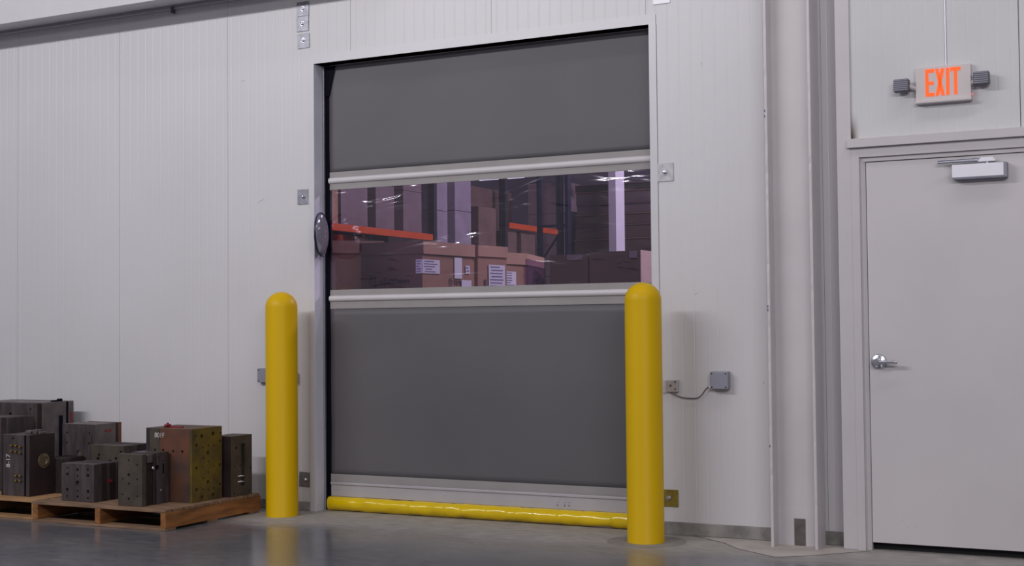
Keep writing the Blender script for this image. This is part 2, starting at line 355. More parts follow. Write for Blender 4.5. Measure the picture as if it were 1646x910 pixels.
# ------------------------------------------------------------------ roll-up curtain door
CY = 0.115; CX0, CX1 = -5.272, -2.86
d1 = sroot('door_1', ((CX0 + CX1) / 2, CY, 0))
def strip(name, z0, z1, m, y=CY, th=0.004, x0=CX0, x1=CX1, bev=0.0, par=d1):
    bm = new(); box(bm, x0, x1, y - th / 2, y + th / 2, z0, z1, bev); return obj(name, bm, m, par)
def wavy(name, z0, z1, m, amp, y=CY, nx=60, nz=24, par=d1):
    bm = new(); g = []
    for j in range(nz + 1):
        z = z0 + (z1 - z0) * j / nz; row = []
        for i in range(nx + 1):
            x = CX0 + (CX1 - CX0) * i / nx; e = min(1, 4 * j / nz, 4 * (nz - j) / nz)
            row.append(bm.verts.new((x, y - amp * e * (math.sin(x * 3.1 + z * 2.2) + 0.5 * math.sin(x * 7.3 - z * 4.1) + 0.4 * math.sin(z * 9)), z)))
        g.append(row)
    for j in range(nz):
        for i in range(nx): bm.faces.new((g[j][i], g[j][i + 1], g[j + 1][i + 1], g[j + 1][i]))
    o = obj(name, bm, m, par, smooth=True); md = o.modifiers.new('thick', 'SOLIDIFY'); md.thickness = 0.0015; return o
wavy('curtain_panel', 2.312, 3.10, FABRIC, 0.003)
wavy('curtain_panel', 0.235, 1.372, FABRIC, 0.004)
win = wavy('vision_window', 1.50, 2.192, VINYL, 0.004); win.modifiers.clear(); win['label'] = 'clear violet tinted vinyl vision strip with wrinkles'
for (a, b, c_, d_) in ((2.312, 2.273, 2.232, 2.190), (1.502, 1.462, 1.422, 1.372)):
    bm = new(); box(bm, CX0, CX1, CY - 0.005, CY + 0.003, d_, a, 0.001); f = obj('stiffener_band', bm, BAND, d1)
    bm = new(); n = 14; h = (b - c_) / 2; zc = (b + c_) / 2
    pts = [(CY - 0.005 - 0.018 * math.sin(math.pi * k / n), zc + h * math.cos(math.pi * k / n)) for k in range(n + 1)]
    prism(bm, pts, CX0, CX1)
    for v in bm.verts: v.co = Vector((v.co.z, v.co.x, v.co.y))
    obj('batten_sleeve', bm, WHITEB, f, smooth=True)
strip('bottom_flap', 0.187, 0.245, BAND, y=CY - 0.004, th=0.006)
bm = new(); box(bm, CX0 + 0.01, CX1, CY - 0.02, CY + 0.012, 0.096, 0.186, 0.002); box(bm, CX0 + 0.01, CX1, CY - 0.028, CY - 0.018, 0.176, 0.192, 0.002)
bb = obj('bottom_bar', bm, ALU, d1)
for x in (-5.23, -5.20, -4.37, -3.56, -3.51, -3.48):
    bm = new(); lathe(bm, (x, CY - 0.0195, 0.145), (0, -1, 0), [(0.008, 0), (0.007, 0.003), (0, 0.004)], 12); obj('rivet', bm, ALU, bb)
    if abs(x + 3.5) < 0.1:
        bm = new(); lathe(bm, (x, CY - 0.0195, 0.120), (0, -1, 0), [(0.005, 0), (0.004, 0.002), (0, 0.003)], 10); obj('rivet', bm, DGREY, bb)
# crumpled yellow bottom seal
bm = new(); nx = 200; na = 18; rings = []
for i in range(nx + 1):
    x = CX0 + 0.005 + (CX1 - CX0 - 0.005) * i / nx; ring = []
    w1 = math.sin(x * 11) * 0.5 + math.sin(x * 23 + 1) * 0.35 + math.sin(x * 47 + 2) * 0.25
    for k in range(na):
        a = 2 * math.pi * k / na
        rr_ = 1.0 + 0.09 * math.sin(3 * a + x * 9) * w1 + 0.05 * w1 * math.cos(a - 1.2)
        cr = 0.0
        for (cx, sk, am) in ((-4.62, 0.5, 0.06), (-4.30, -1.2, 0.08), (-4.24, 1.0, 0.07), (-4.05, 0.8, 0.04), (-3.90, 0.6, 0.05), (-3.80, -0.7, 0.06), (-3.74, 0.5, 0.05), (-3.55, 0.9, 0.07), (-3.38, -0.9, 0.07), (-3.22, 1.1, 0.07)):
            q = (x - cx - sk * 0.03 * math.sin(a)) / 0.012; cr += am * math.exp(-q * q)
        y = CY - 0.025 - 0.045 * math.sin(a) * (rr_ + 2.2 * cr); z = 0.049 + 0.047 * math.cos(a) * (rr_ - 1.2 * cr)
        ring.append(bm.verts.new((x, y, max(0.001, min(0.0955, z)))))
    rings.append(ring)
for A, B in zip(rings, rings[1:]):
    for k in range(na): bm.faces.new((A[k], A[(k + 1) % na], B[(k + 1) % na], B[k]))
bm.faces.new(rings[0]); bm.faces.new(list(reversed(rings[-1])))
s = obj('bottom_seal', bm, YVIN, d1, smooth=True); s['label'] = 'crumpled yellow vinyl seal lying on the floor'
# side guides
bm = new(); box(bm, DX0 - 0.002, DX0 + 0.012, 0.094, 0.112, 0, DZ, 0.001); obj('guide_strip', bm, SATIN, d1)
bm = new(); box(bm, DX0 - 0.02, CX0 + 0.004, 0.118, 0.130, 0, DZ + 0.04)
obj('guide_channel', bm, BLACK, d1)
bm = new(); prism(bm, [(DX0 + 0.014, 2.84), (CX0 + 0.003, 2.84), (CX0 + 0.045, 3.0), (CX0 + 0.055, 3.045), (DX0 + 0.014, 3.045)], -0.106, -0.100)
for v in bm.verts: v.co = Vector((v.co.x, -v.co.z, v.co.y))
obj('roll_end_guard', bm, BLACK, d1)
bm = new(); box(bm, DX1 - 0.004, CX1 + 0.03, 0.118, 0.20, 0, DZ + 0.04); obj('guide_channel', bm, BLACK, d1)

# ------------------------------------------------------------------ exit partition, frame and door
EY = -0.095
bm = new()
for a, b in ((-1.6555, -0.775), (-0.771, 0.25), (0.255, 1.3)): ribbed(bm, a, b, 2.25, 6.0, EY + 0.004, thick=0.07, d=0.0009)
ribbed(bm, -0.60, 1.3, 0.0, 2.25, EY + 0.012, thick=0.07)
struct('wall_right', bm, STAIN)
t3 = sroot('trim_3', (-1.69, EY, 0))
bm = new(); box(bm, -1.733, -1.655, EY - 0.010, 0.0, 0, 6.0, 0.002); obj('corner_post', bm, FRAMEP, t3)
bm = new(); box(bm, -1.672, 1.3, EY - 0.040, EY + 0.012, 2.203, 2.252, 0.002); obj('header_ledge', bm, FRAMEP, t3)
d2 = sroot('door_2', (-1.13, EY, 0))
bm = new()
prism(bm, [(-1.655, EY - 0.014), (-1.612, EY - 0.014), (-1.612, EY + 0.002), (-1.597, EY + 0.002), (-1.583, EY + 0.012), (-1.583, EY + 0.05), (-1.655, EY + 0.05)], 0, 2.203); obj('door_frame', bm, FRAMEP, d2)
bm = new(); box(bm, -1.612, -0.55, EY - 0.014, EY + 0.05, 2.150, 2.203, 0.001); box(bm, -1.600, -0.55, EY + 0.004, EY + 0.05, 2.126, 2.150)
obj('door_frame', bm, FRAMEP, d2)
bm = new(); box(bm, -0.655, -0.60, EY - 0.014, EY + 0.05, 0, 2.15, 0.001); obj('door_frame', bm, FRAMEP, d2)
bm = new(); box(bm, -1.580, -0.66, EY + 0.014, EY + 0.058, 0.042, 2.122, 0.0015)
leaf = obj('door_leaf', bm, DOORP, d2)
bm = new(); box(bm, -1.58, -0.66, EY + 0.059, EY + 0.075, 0.0, 2.13); obj('gap_shade_backing', bm, DARKV, d2)  # dark box behind the leaf, paints the shade of the gap below it
# lever handle
LY = EY + 0.014
bm = new(); lathe(bm, (-1.530, LY, 1.026), (0, -1, 0), [(0.042, 0), (0.042, 0.004), (0.038, 0.010), (0.022, 0.014), (0.016, 0.018), (0.015, 0.045), (0.019, 0.048), (0.020, 0.060), (0.014, 0.066), (0, 0.067)], 32)
h = obj('door_handle', bm, CHROME, d2, smooth=True); h['label'] = 'chrome lever handle on round rose'
bm = new(); tube(bm, spline([(-1.530, LY - 0.055, 1.026), (-1.49, LY - 0.056, 1.027), (-1.45, LY - 0.056, 1.027), (-1.420, LY - 0.054, 1.025)]), 0.0095, 12); obj('lever', bm, SATIN, h, smooth=True)
# door closer
bm = new(); box(bm, -1.114, -0.840, LY - 0.062, LY, 1.995, 2.075, 0.003)
cl = obj('door_closer', bm, GREYP, d2); cl['label'] = 'grey closer body with white cover'
bm = new(); box(bm, -1.116, -0.856, LY - 0.067, LY - 0.060, 2.004, 2.072, 0.002); obj('cover', bm, CLOS, cl)
bm = new(); box(bm, -0.985, -0.895, LY - 0.052, LY - 0.02, 2.082, 2.106, 0.003)
for v in bm.verts:
    if v.co.z > 2.094: v.co.x = -0.94 + (v.co.x + 0.94) * 0.72
obj('arm_shoe', bm, CLOS, cl)
bm = new(); tube(bm, [(-1.19, LY - 0.050, 2.090), (-0.95, LY - 0.040, 2.092)], 0.007); tube(bm, [(-1.19, LY - 0.050, 2.101), (-0.98, LY - 0.036, 2.106)], 0.004)
cyl(bm, (-0.94, LY - 0.035, 2.074), (0, 0, 1), 0.012, 0.012); obj('arm', bm, SATIN, cl, smooth=True)
# faint scrape marks and a sticky patch near the hinge side of the leaf
bm = new()
for (x, z, l, a) in ((-1.42, 0.17, 0.05, 0.7), (-1.40, 0.15, 0.06, -0.9), (-1.36, 0.13, 0.05, 0.9), (-1.45, 0.19, 0.03, -0.3), (-1.52, 0.21, 0.03, 0.4), (-1.47, 0.45, 0.03, 0.2), (-1.36, 0.62, 0.02, -0.5)):
    dx, dz = math.cos(a) * l / 2, math.sin(a) * l / 2
    tube(bm, [(x - dx, LY - 0.0002, z - dz), (x + dx, LY - 0.0002, z + dz)], 0.0007, 4)
obj('scuff', bm, EXWALL, leaf)
bm = new()
for (x, z, r) in ((-0.782, 0.50, 0.009), (-0.770, 0.47, 0.012), (-0.775, 0.40, 0.010), (-0.765, 0.375, 0.012), (-0.79, 0.43, 0.005)):
    lathe(bm, (x, LY + 0.0005, z), (0, -1, 0), [(r, 0), (r * 0.7, 0.0012), (0, 0.0015)], 9)
obj('adhesive_residue', bm, TRIM, leaf)

# ------------------------------------------------------------------ EXIT sign
SX, SZ, SY = -1.155, 2.517, EY + 0.0115
sg = thing('exit_sign', 'lit EXIT sign with red letters above the white door, two lamp heads at its sides', 'exit sign', (SX, SY, SZ - 0.1))
bm = new(); box(bm, SX - 0.143, SX + 0.143, SY - 0.045, SY, SZ - 0.095, SZ + 0.095, 0.004); box(bm, SX - 0.146, SX + 0.146, SY - 0.060, SY - 0.002, SZ - 0.103, SZ - 0.086, 0.004)
obj('sign_housing', bm, HOUSE, sg)
FY = SY - 0.045
def letter(polys):
    bm = new()
    for P in polys:
        prism(bm, P, FY - 0.0025, FY + 0.001)
    for v in bm.verts: v.co = Vector((v.co.x, v.co.z, v.co.y))
    return obj('letter', bm, RED, sg)
def R4(x0, x1, z0, z1): return [(x0, z0), (x1, z0), (x1, z1), (x0, z1)]
lz0, lz1 = SZ - 0.066, SZ + 0.080; xl = SX - 0.091
letter([R4(xl, xl + 0.017, lz0, lz1), R4(xl + 0.0165, xl + 0.046, lz1 - 0.019, lz1), R4(xl + 0.0165, xl + 0.046, lz0, lz0 + 0.019), R4(xl + 0.0165, xl + 0.043, SZ - 0.004, SZ + 0.014)])
xa, xb = xl + 0.051, xl + 0.100
letter([[(xa, lz0), (xa + 0.018, lz0), (xb, lz1), (xb - 0.018, lz1)], [(xb - 0.018, lz0), (xb, lz0), (xa + 0.018, lz1), (xa, lz1)]])
letter([R4(xl + 0.107, xl + 0.124, lz0, lz1)])
letter([R4(xl + 0.129, xl + 0.182, lz1 - 0.019, lz1), R4(xl + 0.147, xl + 0.164, lz0, lz1 - 0.0185)])
for sx, (cx, cz) in ((-1, (SX - 0.213, SZ + 0.002)), (1, (SX + 0.198, SZ + 0.005))):
    bm = new(); box(bm, cx - 0.040, cx + 0.040, SY - 0.085, SY - 0.030, cz - 0.034, cz + 0.034, 0.006)
    o = obj('lamp_head', bm, DGREY, sg)
    for k in range(6):
        bm = new(); zz = cz - 0.026 + k * 0.0105; box(bm, cx - 0.036, cx + 0.036, SY - 0.0875, SY - 0.084, zz - 0.0028, zz + 0.0028, 0.001); obj('louvre', bm, GREYP, o)
    bm = new(); tube(bm, [(cx - sx * 0.03, SY - 0.04, cz - 0.005), (SX + sx * 0.135, SY - 0.025, cz - 0.02)], 0.012); obj('swivel_arm', bm, HOUSE, o, smooth=True)
bm = new(); cyl(bm, (SX + 0.1425, SY - 0.03, SZ - 0.07), (1, -0.3, 0), 0.004, 0.006); obj('indicator_light', bm, REDLED, sg)
bm = new(); tube(bm, [(SX + 0.012, SY - 0.007, SZ + 0.0965), (SX + 0.012, SY - 0.007, 4.6)], 0.0065, 10)
tag(obj('conduit', bm, PIPE, smooth=True), 'white vertical conduit pipe running up the wall from the EXIT sign', 'conduit')

# ------------------------------------------------------------------ H column
cx0, cx1 = -2.116, -1.852
cr = thing('steel_column', 'cream painted steel H column standing between the grey curtain door and exit door', 'column', ((cx0 + cx1) / 2, -0.1, 0))
def flange(x0, x1, yb, seed):
    random.seed(seed); bm = new(); n = 150; prof = []
    ring = []
    for k in range(n + 1):
        z = 5.9 * k / n; dd = random.random() ** 6 * 0.006
        ring.append([bm.verts.new(p) for p in ((x0 + 0.002, -0.195 + dd, z), (x1 - 0.002, -0.195 + dd * 0.6, z), (x1, -0.191 + dd * 0.6, z), (x1, yb, z), (x0, yb, z), (x0, -0.191 + dd, z))])
    for A, B in zip(ring, ring[1:]):
        for i in range(6): bm.faces.new((A[i], A[(i + 1) % 6], B[(i + 1) % 6], B[i]))
    bm.faces.new(ring[0]); bm.faces.new(list(reversed(ring[-1]))); return bm
obj('flange', flange(cx0, cx0 + 0.018, -0.022, 3), CREAM, cr)
obj('flange', flange(cx1 - 0.018, cx1, -0.022, 4), CREAM, cr)
bm = new(); box(bm, cx0 + 0.018, cx1 - 0.018, -0.100, -0.084, 0, 5.9)
obj('web', bm, CREAM, cr)
bm = new(); box(bm, cx0 + 0.006, cx0 + 0.018, -0.03, -0.02, 0, 5.9); obj('shim_strip', bm, CREAM, cr)
bm = new(); box(bm, -2.008, -1.945, -0.103, -0.0995, 0.0, 0.150, 0.0005); o = obj('bare_patch', bm, mat('unpainted_grey_primer', (0.12, 0.105, 0.10), 0.8, vary=0.2, scale=20), cr); o['label'] = 'unpainted dark grey rectangle at the foot of the column'
for (x, z) in ((-2.1155, 0.55), (-2.1155, 1.31), (-2.1155, 1.33), (-2.1155, 2.40), (-2.1155, 2.43)):
    bm = new(); box(bm, x - 0.001, x + 0.006, -0.1957, -0.185, z, z + 0.014, 0.0005); obj('paint_chip', bm, INKB, cr)

# ------------------------------------------------------------------ floor joint round the column
JP = [(-2.62, -0.02), (-2.40, -0.17), (-2.261, -0.34), (-2.003, -0.52), (-1.84, -0.40), (-1.587, -0.12)]
bm = new()
for (a, b) in zip(JP, JP[1:]):
    A, B = Vector((*a, 0)), Vector((*b, 0)); t_ = (B - A).normalized(); nrm = Vector((-t_.y, t_.x, 0)) * 0.0028
    prism(bm, [tuple((A - nrm - t_ * 0.002)[:2]), tuple((B - nrm + t_ * 0.002)[:2]), tuple((B + nrm + t_ * 0.002)[:2]), tuple((A + nrm - t_ * 0.002)[:2])], 0.0004, 0.0011)
struct('trim_4', bm, INK)
bm = new(); prism(bm, [(-2.003, -0.515), (-1.84, -0.395), (-1.60, -0.125), (-1.735, -0.112), (-1.735, -0.008), (-2.60, -0.008), (-2.40, -0.165), (-2.261, -0.335)], 0.0, 0.0006); struct('trim_5', bm, PATCH)
bm = new(); lathe(bm, (-2.812, -0.305, 0), (0, 0, 1), [(0.0, 0.0004), (0.225, 0.0004), (0.23, 0.0)], 48); struct('trim_6', bm, mat('bollard_grout', (0.24, 0.225, 0.21), 0.75, vary=0.15, scale=8))

# ------------------------------------------------------------------ bollards
def bollard(x, y, label):
    t = thing('bollard', label, 'bollard', (x, y, 0), 'yellow bollards guarding the curtain door')
    bm = new(); r = 0.106; H = 1.485; prof = [(0, 0), (r + 0.001, 0), (r + 0.001, 0.004)]
    prof += [(r, 0.006), (r, H - 0.105)] + [(r * math.cos(a * math.pi / 20), H - 0.105 + 0.105 * math.sin(a * math.pi / 20)) for a in range(1, 10)] + [(0, H)]
    lathe(bm, (x, y, 0), (0, 0, 1), prof, 64); obj('sleeve', bm, YEL, t, smooth=True)
    return t
bl = bollard(-5.413, -0.255, 'left yellow dome-topped bollard standing beside the loaded pallets')
br = copy_tree(bl); br.location = (-2.813, -0.312, 0); br['label'] = 'right yellow dome-topped bollard in front of the curtain door edge, by the wired junction box'

# ------------------------------------------------------------------ anchor plates
def plate(x, z, w_, h_, rot, m, label, bx=0.0, bz=0.0):
    t = thing('anchor_plate', label, 'metal plate', (x, 0, z), 'square anchor plates bolted to the white wall')
    bm = new(); box(bm, -w_ / 2, w_ / 2, -0.006, 0.0, -h_ / 2, h_ / 2, 0.001)
    bmesh.ops.rotate(bm, verts=bm.verts, cent=(0, 0, 0), matrix=Matrix.Rotation(rot, 3, 'Y')); bmesh.ops.translate(bm, verts=bm.verts, vec=(x, -0.0005, z))
    p = obj('plate', bm, m, t)
    bm = new(); lathe(bm, (x + bx, -0.0065, z + bz), (0, -1, 0), [(0.017, 0), (0.017, 0.003), (0.011, 0.003), (0.011, 0.010), (0.007, 0.013), (0, 0.014)], 12); obj('bolt', bm, SATIN, t)
    return t
plate(-5.408, 3.440, 0.100, 0.100, 0.01, GALV, 'grey square bolted plate, topmost of the column of three left of door top')
plate(-5.411, 3.337, 0.098, 0.104, 0.0, GALV, 'grey square bolted plate, middle one of the three left of door top')
plate(-5.404, 3.217, 0.098, 0.100, -0.02, GALV, 'grey square bolted plate, lowest of the three left of door top', 0, 0.005)
plate(-5.410, 2.142, 0.098, 0.102, 0.0, GALV, 'grey square bolted plate left of the door, level with the window strip top')
plate(-5.404, 0.212, 0.100, 0.100, 0.03, GALV, 'dark square bolted plate near the floor right of the left bollard')
plate(-2.783, 2.150, 0.108, 0.108, -0.01, mat('white_smeared_plate', (0.48, 0.47, 0.50), 0.5, metal=0.2, vary=0.15, scale=30), 'pale painted square bolted plate right of the door, level with window strip top')
plate(-2.785, 0.214, 0.118, 0.100, 0.0, BRASS, 'brassy yellow square bolted plate low on the wall by the right bollard')
plate(-2.790, 3.215, 0.108, 0.100, 0.0, CLOS, 'bright white square plate at the top edge above the door right corner')

# ------------------------------------------------------------------ junction boxes, sensors, cable
def jbox(name, x0, x1, z0, z1, y, label, corners=True):
    t = thing(name, label, 'junction box', ((x0 + x1) / 2, 0, z0))
    bm = new(); box(bm, x0, x1, -y, -0.0005, z0, z1, 0.006); obj('enclosure', bm, GREYP, t)
    bm = new(); box(bm, x0 + 0.001, x1 - 0.001, -y - 0.010, -y - 0.0005, z0 + 0.001, z1 - 0.001, 0.004); obj('cover', bm, GREYP, t)
    for (sx, sz) in ((x0 + 0.012, z0 + 0.012), (x1 - 0.014, z1 - 0.012), (x0 + 0.012, z1 - 0.012), (x1 - 0.014, z0 + 0.012)):
        bm = new(); cyl(bm, (sx, -y - 0.0095, sz), (0, -1, 0), 0.0045, 0.0015, 12); obj('screw', bm, SCREW, t)
    return t
jbox('junction_box', -2.505, -2.395, 0.863, 0.966, 0.045, 'grey square junction box on wall right of the door, fed by the curved cable')
jbox('junction_box', -5.783, -5.672, 0.868, 0.967, 0.030, 'grey square junction box half hidden behind the left bollard')
t = thing('door_sensor', 'small drilled metal sensor bracket on wall beside the right bollard', 'sensor', (-2.77, 0, 0.84))
bm = new(); box(bm, -2.785, -2.712, -0.028, -0.0005, 0.843, 0.913, 0.002); br_ = obj('bracket', bm, mat('stainless_bracket', (0.50, 0.47, 0.49), 0.4, metal=0.5, vary=0.1, scale=30), t)
cb = new()
for (x, z, r) in ((-2.727, 0.901, 0.0065), (-2.727, 0.858, 0.0065), (-2.756, 0.878, 0.0075)): cyl(cb, (x, -0.031, z), (0, 1, 0), r, 0.020, 14)
carve(br_, cb)
bm = new(); box(bm, -2.822, -2.786, -0.024, -0.0005, 0.838, 0.912, 0.003); obj('lens_cover', bm, LENS, t)
bm = new(); tube(bm, spline([(-2.748, -0.022, 0.846), (-2.742, -0.022, 0.832), (-2.710, -0.021, 0.818), (-2.665, -0.018, 0.808), (-2.600, -0.018, 0.808), (-2.568, -0.020, 0.826), (-2.542, -0.024, 0.858), (-2.522, -0.026, 0.874), (-2.5035, -0.026, 0.876)]), 0.0035, 8)
tag(obj('cable', bm, DGREY, smooth=True), 'thin grey cable sagging from the metal bracket to the junction box', 'cable')
bm = new(); cyl(bm, (-2.519, -0.026, 0.876), (1, 0, 0), 0.006, 0.0130, 12, 0.001); bpy.data.objects['junction_box']; obj('cable_gland', bm, CLOS, [o for o in bpy.data.objects if o.name.startswith('junction_box')][0])
t = thing('door_sensor', 'small grey sensor on wall peeking out behind the left bollard', 'sensor', (-5.49, 0, 0.87))
bm = new(); box(bm, -5.53, -5.458, -0.028, -0.0005, 0.865, 0.935, 0.002); obj('bracket', bm, GREYP, t)
bm = new(); box(bm, -5.50, -5.47, -0.040, -0.029, 0.88, 0.92, 0.002); obj('lens_cover', bm, DGREY, t)

# ------------------------------------------------------------------ convex mirror on the left jamb
t = thing('convex_mirror', 'small round convex mirror with dark rim on the left jamb of the door', 'mirror', (DX0, -0.01, 1.875))
ax = Vector((math.cos(0.33), math.sin(0.33), 0)); C0 = Vector((-5.236, -0.015, 1.877)) - ax * 0.018
bm = new(); R0 = 0.142; prof = [(R0, 0.0)] + [(R0 * math.cos(a), 0.036 * math.sin(a)) for a in [math.pi / 2 * k / 12 for k in range(1, 12)]] + [(0, 0.036)]
lathe(bm, C0, ax, prof, 48); obj('mirror_dome', bm, mat('mirror_acrylic', (0.50, 0.49, 0.55), 0.08, metal=0.6), t, smooth=True)
bm = new(); lathe(bm, C0, ax, [(0, -0.008), (0.148, -0.008), (0.151, -0.002), (0.151, 0.004), (0.147, 0.007), (0.141, 0.004), (0.141, -0.004), (0, -0.004)], 48)
obj('rim', bm, mat('navy_rubber_rim', (0.012, 0.014, 0.05), 0.4), t, smooth=True)
bm = new(); tube(bm, [C0 - ax * 0.006, (DX0 + 0.001, 0.00, 1.877)], 0.008); cyl(bm, (DX0 + 0.001, 0.0, 1.877), (1, 0, 0), 0.018, 0.006); obj('bracket', bm, SATIN, t)

# ------------------------------------------------------------------ pallets
def pallet(x0, x1, y0, y1, label, m_top, m_side, nst=3):
    t = thing('wooden_pallet', label, 'pallet', ((x0 + x1) / 2, (y0 + y1) / 2, 0), 'timber pallets carrying the steel mould blocks')
    H = 0.13; random.seed(int(-x0 * 100))
    # deck boards run along X, bottom boards too, stringers run along Y
    n = 7; wd = (y1 - y0) / n
    for k in range(n):
        a = y0 + k * wd; j = random.uniform(-0.006, 0.006)
        bm = new(); box(bm, x0 + j, x1 + j * 0.6, a + 0.002, a + wd - (0.004 if k < 5 else 0.02), H - 0.018, H, 0.002)
        obj('deck_board', bm, m_top, t)
    for k in range(3):
        c_ = y0 + (y1 - y0) * (0.0, 0.42, 0.87)[k]
        bm = new(); box(bm, x0, x1, c_, c_ + 0.10, 0.0, 0.015, 0.002); obj('bottom_board', bm, m_top, t)
    for k in range(nst):
        c_ = x0 + (x1 - x0 - 0.042) * k / (nst - 1)
        bm = new(); box(bm, c_, c_ + 0.042, y0 + 0.004, y1 - 0.004, 0.0152, H - 0.0182, 0.002); obj('stringer', bm, m_side, t)
    return t
PR = pallet(-6.765, -5.648, -1.125, -0.175, 'brown wooden pallet nearest the left bollard, carrying the tall olive-faced block', WOOD, WOODY)
PL = pallet(-7.90, -6.790, -1.075, -0.10, 'lighter wooden pallet at the left edge of the photo', WOODN, WOODN)

# ------------------------------------------------------------------ steel mould blocks
DK = 0.130
def hole_cut(cb, face, a, z, r, X0, X1, Y0, Y1, dep=0.02):
    if face == 'F': cyl(cb, (a, Y0 - 0.004, z), (0, 1, 0), r, dep, 14)
    else: cyl(cb, (X1 + 0.004, a, z), (-1, 0, 0), r, dep, 14)
def mould(label, X0, X1, Y0, Y1, ZT, axis, cuts, mats, holes=(), name='steel_mould', z0=DK, gap=0.0016):
    """block of bolted plates; axis = direction the plates are stacked in, cuts = fractions of the joints"""
    t = thing(name, label, 'steel mould', ((X0 + X1) / 2, (Y0 + Y1) / 2, z0), 'dark steel mould blocks on the pallets')
    fr = [0] + list(cuts) + [1]
    for i in range(len(fr) - 1):
        m = mats[i % len(mats)]; inset = m[1] if isinstance(m, tuple) else 0.0; m = m[0] if isinstance(m, tuple) else m
        a = [X0 + inset, X1 - inset, Y0 + inset, Y1 - inset]
        if axis == 'X': a[0] = X0 + (X1 - X0) * fr[i] + (gap if i else 0); a[1] = X0 + (X1 - X0) * fr[i + 1]
        else: a[2] = Y0 + (Y1 - Y0) * fr[i] + (gap if i else 0); a[3] = Y0 + (Y1 - Y0) * fr[i + 1]
        bm = new(); box(bm, *a, z0, ZT - inset * 0.6, 0.0022, 1); o = obj('mould_plate', bm, m, t)
        cb = None
        for (face, u, v, r) in holes:
            z = z0 + (ZT - z0) * v
            if face == 'F':
                x = X0 + (X1 - X0) * u
                if not (a[0] + r < x < a[1] - r and abs(a[2] - Y0) < 0.001): continue
                cb = cb or new(); hole_cut(cb, 'F', x, z, r, X0, X1, Y0, Y1)
            else:
                y = Y0 + (Y1 - Y0) * u
                if not (a[2] + r < y < a[3] - r and abs(a[1] - X1) < 0.001): continue
                cb = cb or new(); hole_cut(cb, 'S', y, z, r, X0, X1, Y0, Y1)
        if cb: carve(o, cb)
    return t
def cap(t, bm, name, m, smooth=False): return obj(name, bm, m, t, smooth)
# G: square grey block in front, ten holes
g = mould('square grey steel block with rows of bolt holes, centre front of the pallet group', -6.613, -6.332, -1.023, -0.790, 0.375, 'Y', (0.30, 0.52, 0.63, 0.86), [STEEL2, (MAROON, 0.0), STEEL, (MAROON, 0.003), STEEL],
      [('F', .18, .88, .007), ('F', .18, .71, .011), ('F', .18, .30, .011), ('F', .18, .13, .007), ('F', .50, .84, .010), ('F', .50, .68, .007), ('F', .50, .48, .018), ('F', .50, .28, .007), ('F', .50, .13, .009),
       ('F', .82, .86, .008), ('F', .82, .70, .012), ('F', .82, .28, .012), ('F', .82, .11, .008)])
bm = new(); box(bm, -6.3325, -6.329, -0.90, -0.86, 0.245, 0.265, 0.001); cap(g, bm, 'red_tag', REDP)
# H
h_ = mould('dark steel block with a shiny pin in a recess, front corner of the right pallet', -6.089, -5.892, -1.062, -0.812, 0.457, 'Y', (0.16, 0.44, 0.55), [BROWN, (MAROON, 0.010), (STEEL, 0.004), STEEL2],
      [('F', .45, .88, .007), ('F', .80, .80, .006), ('F', .45, .60, .010), ('F', .20, .52, .006), ('F', .80, .52, .006), ('F', .45, .43, .008), ('F', .20, .22, .006), ('F', .80, .20, .006), ('F', .45, .14, .009), ('S', .78, .82, .007), ('S', .62, .90, .006)])
bm = new(); box(bm, -5.905, -5.890, -1.010, -0.965, 0.40, 0.452, 0.002); cap(h_, bm, 'locking_tab', STEELW)
bm = new(); cyl(bm, (-5.902, -0.965, 0.365), (1, -0.1, 0), 0.011, 0.022, 16, 0.003); cap(h_, bm, 'pin', CHROME, True)
bm = new(); cyl(bm, (-5.895, -0.925, 0.366), (1, 0, 0), 0.014, 0.006, 16); cap(h_, bm, 'bushing', BLACK)
bm = new(); box(bm, -5.893, -5.889, -0.872, -0.862, 0.32, 0.385, 0.001); cap(h_, bm, 'slot', BLACK)
bm = new(); lathe(bm, (-5.8925, -0.885, 0.215), (1, 0, 0), [(0.010, 0), (0.008, 0.004), (0, 0.005)], 12); cap(h_, bm, 'plug', CHROME, True)
# I: tall rusty/olive block
i_holes = [('S', .14, .90, .007), ('S', .33, .885, .014), ('S', .70, .905, .015), ('S', .94, .90, .008), ('S', .16, .77, .012), ('S', .36, .73, .007), ('S', .55, .75, .007), ('S', .72, .74, .007), ('S', .93, .79, .011),
      ('S', .53, .65, .013), ('S', .38, .59, .007), ('S', .55, .53, .006), ('S', .16, .46, .012), ('S', .36, .46, .006), ('S', .72, .46, .007), ('S', .93, .46, .012), ('S', .54, .38, .006),
      ('S', .38, .31, .007), ('S', .53, .25, .013), ('S', .16, .17, .012), ('S', .36, .16, .007), ('S', .54, .14, .007), ('S', .72, .155, .008), ('S', .93, .19, .011), ('S', .33, .055, .013), ('S', .70, .06, .014),
      ('F', .20, .70, .008), ('F', .38, .70, .009), ('F', .60, .69, .009), ('F', .80, .69, .010)]
ib = mould('tall rusty block with an olive holed side and white numbers, tallest on the right pallet', -6.100, -5.721, -0.795, -0.492, 0.602, 'X', (0.075, 0.30, 0.955), [STEEL, BROWN, RUST, OLIVE], i_holes)
text_obj('painted_number', '801F', 0.045, WHITEI, ib, at(-5.985, -0.7965, 0.555), sx=0.95)
bm = new(); box(bm, -6.02, -5.86, -0.72, -0.705, 0.602, 0.611, 0.002); box(bm, -6.00, -5.97, -0.735, -0.70, 0.611, 0.622, 0.002); cyl(bm, (-5.985, -0.7175, 0.618), (0, 0, 1), 0.007, 0.014); cap(ib, bm, 'red_strap', REDP)
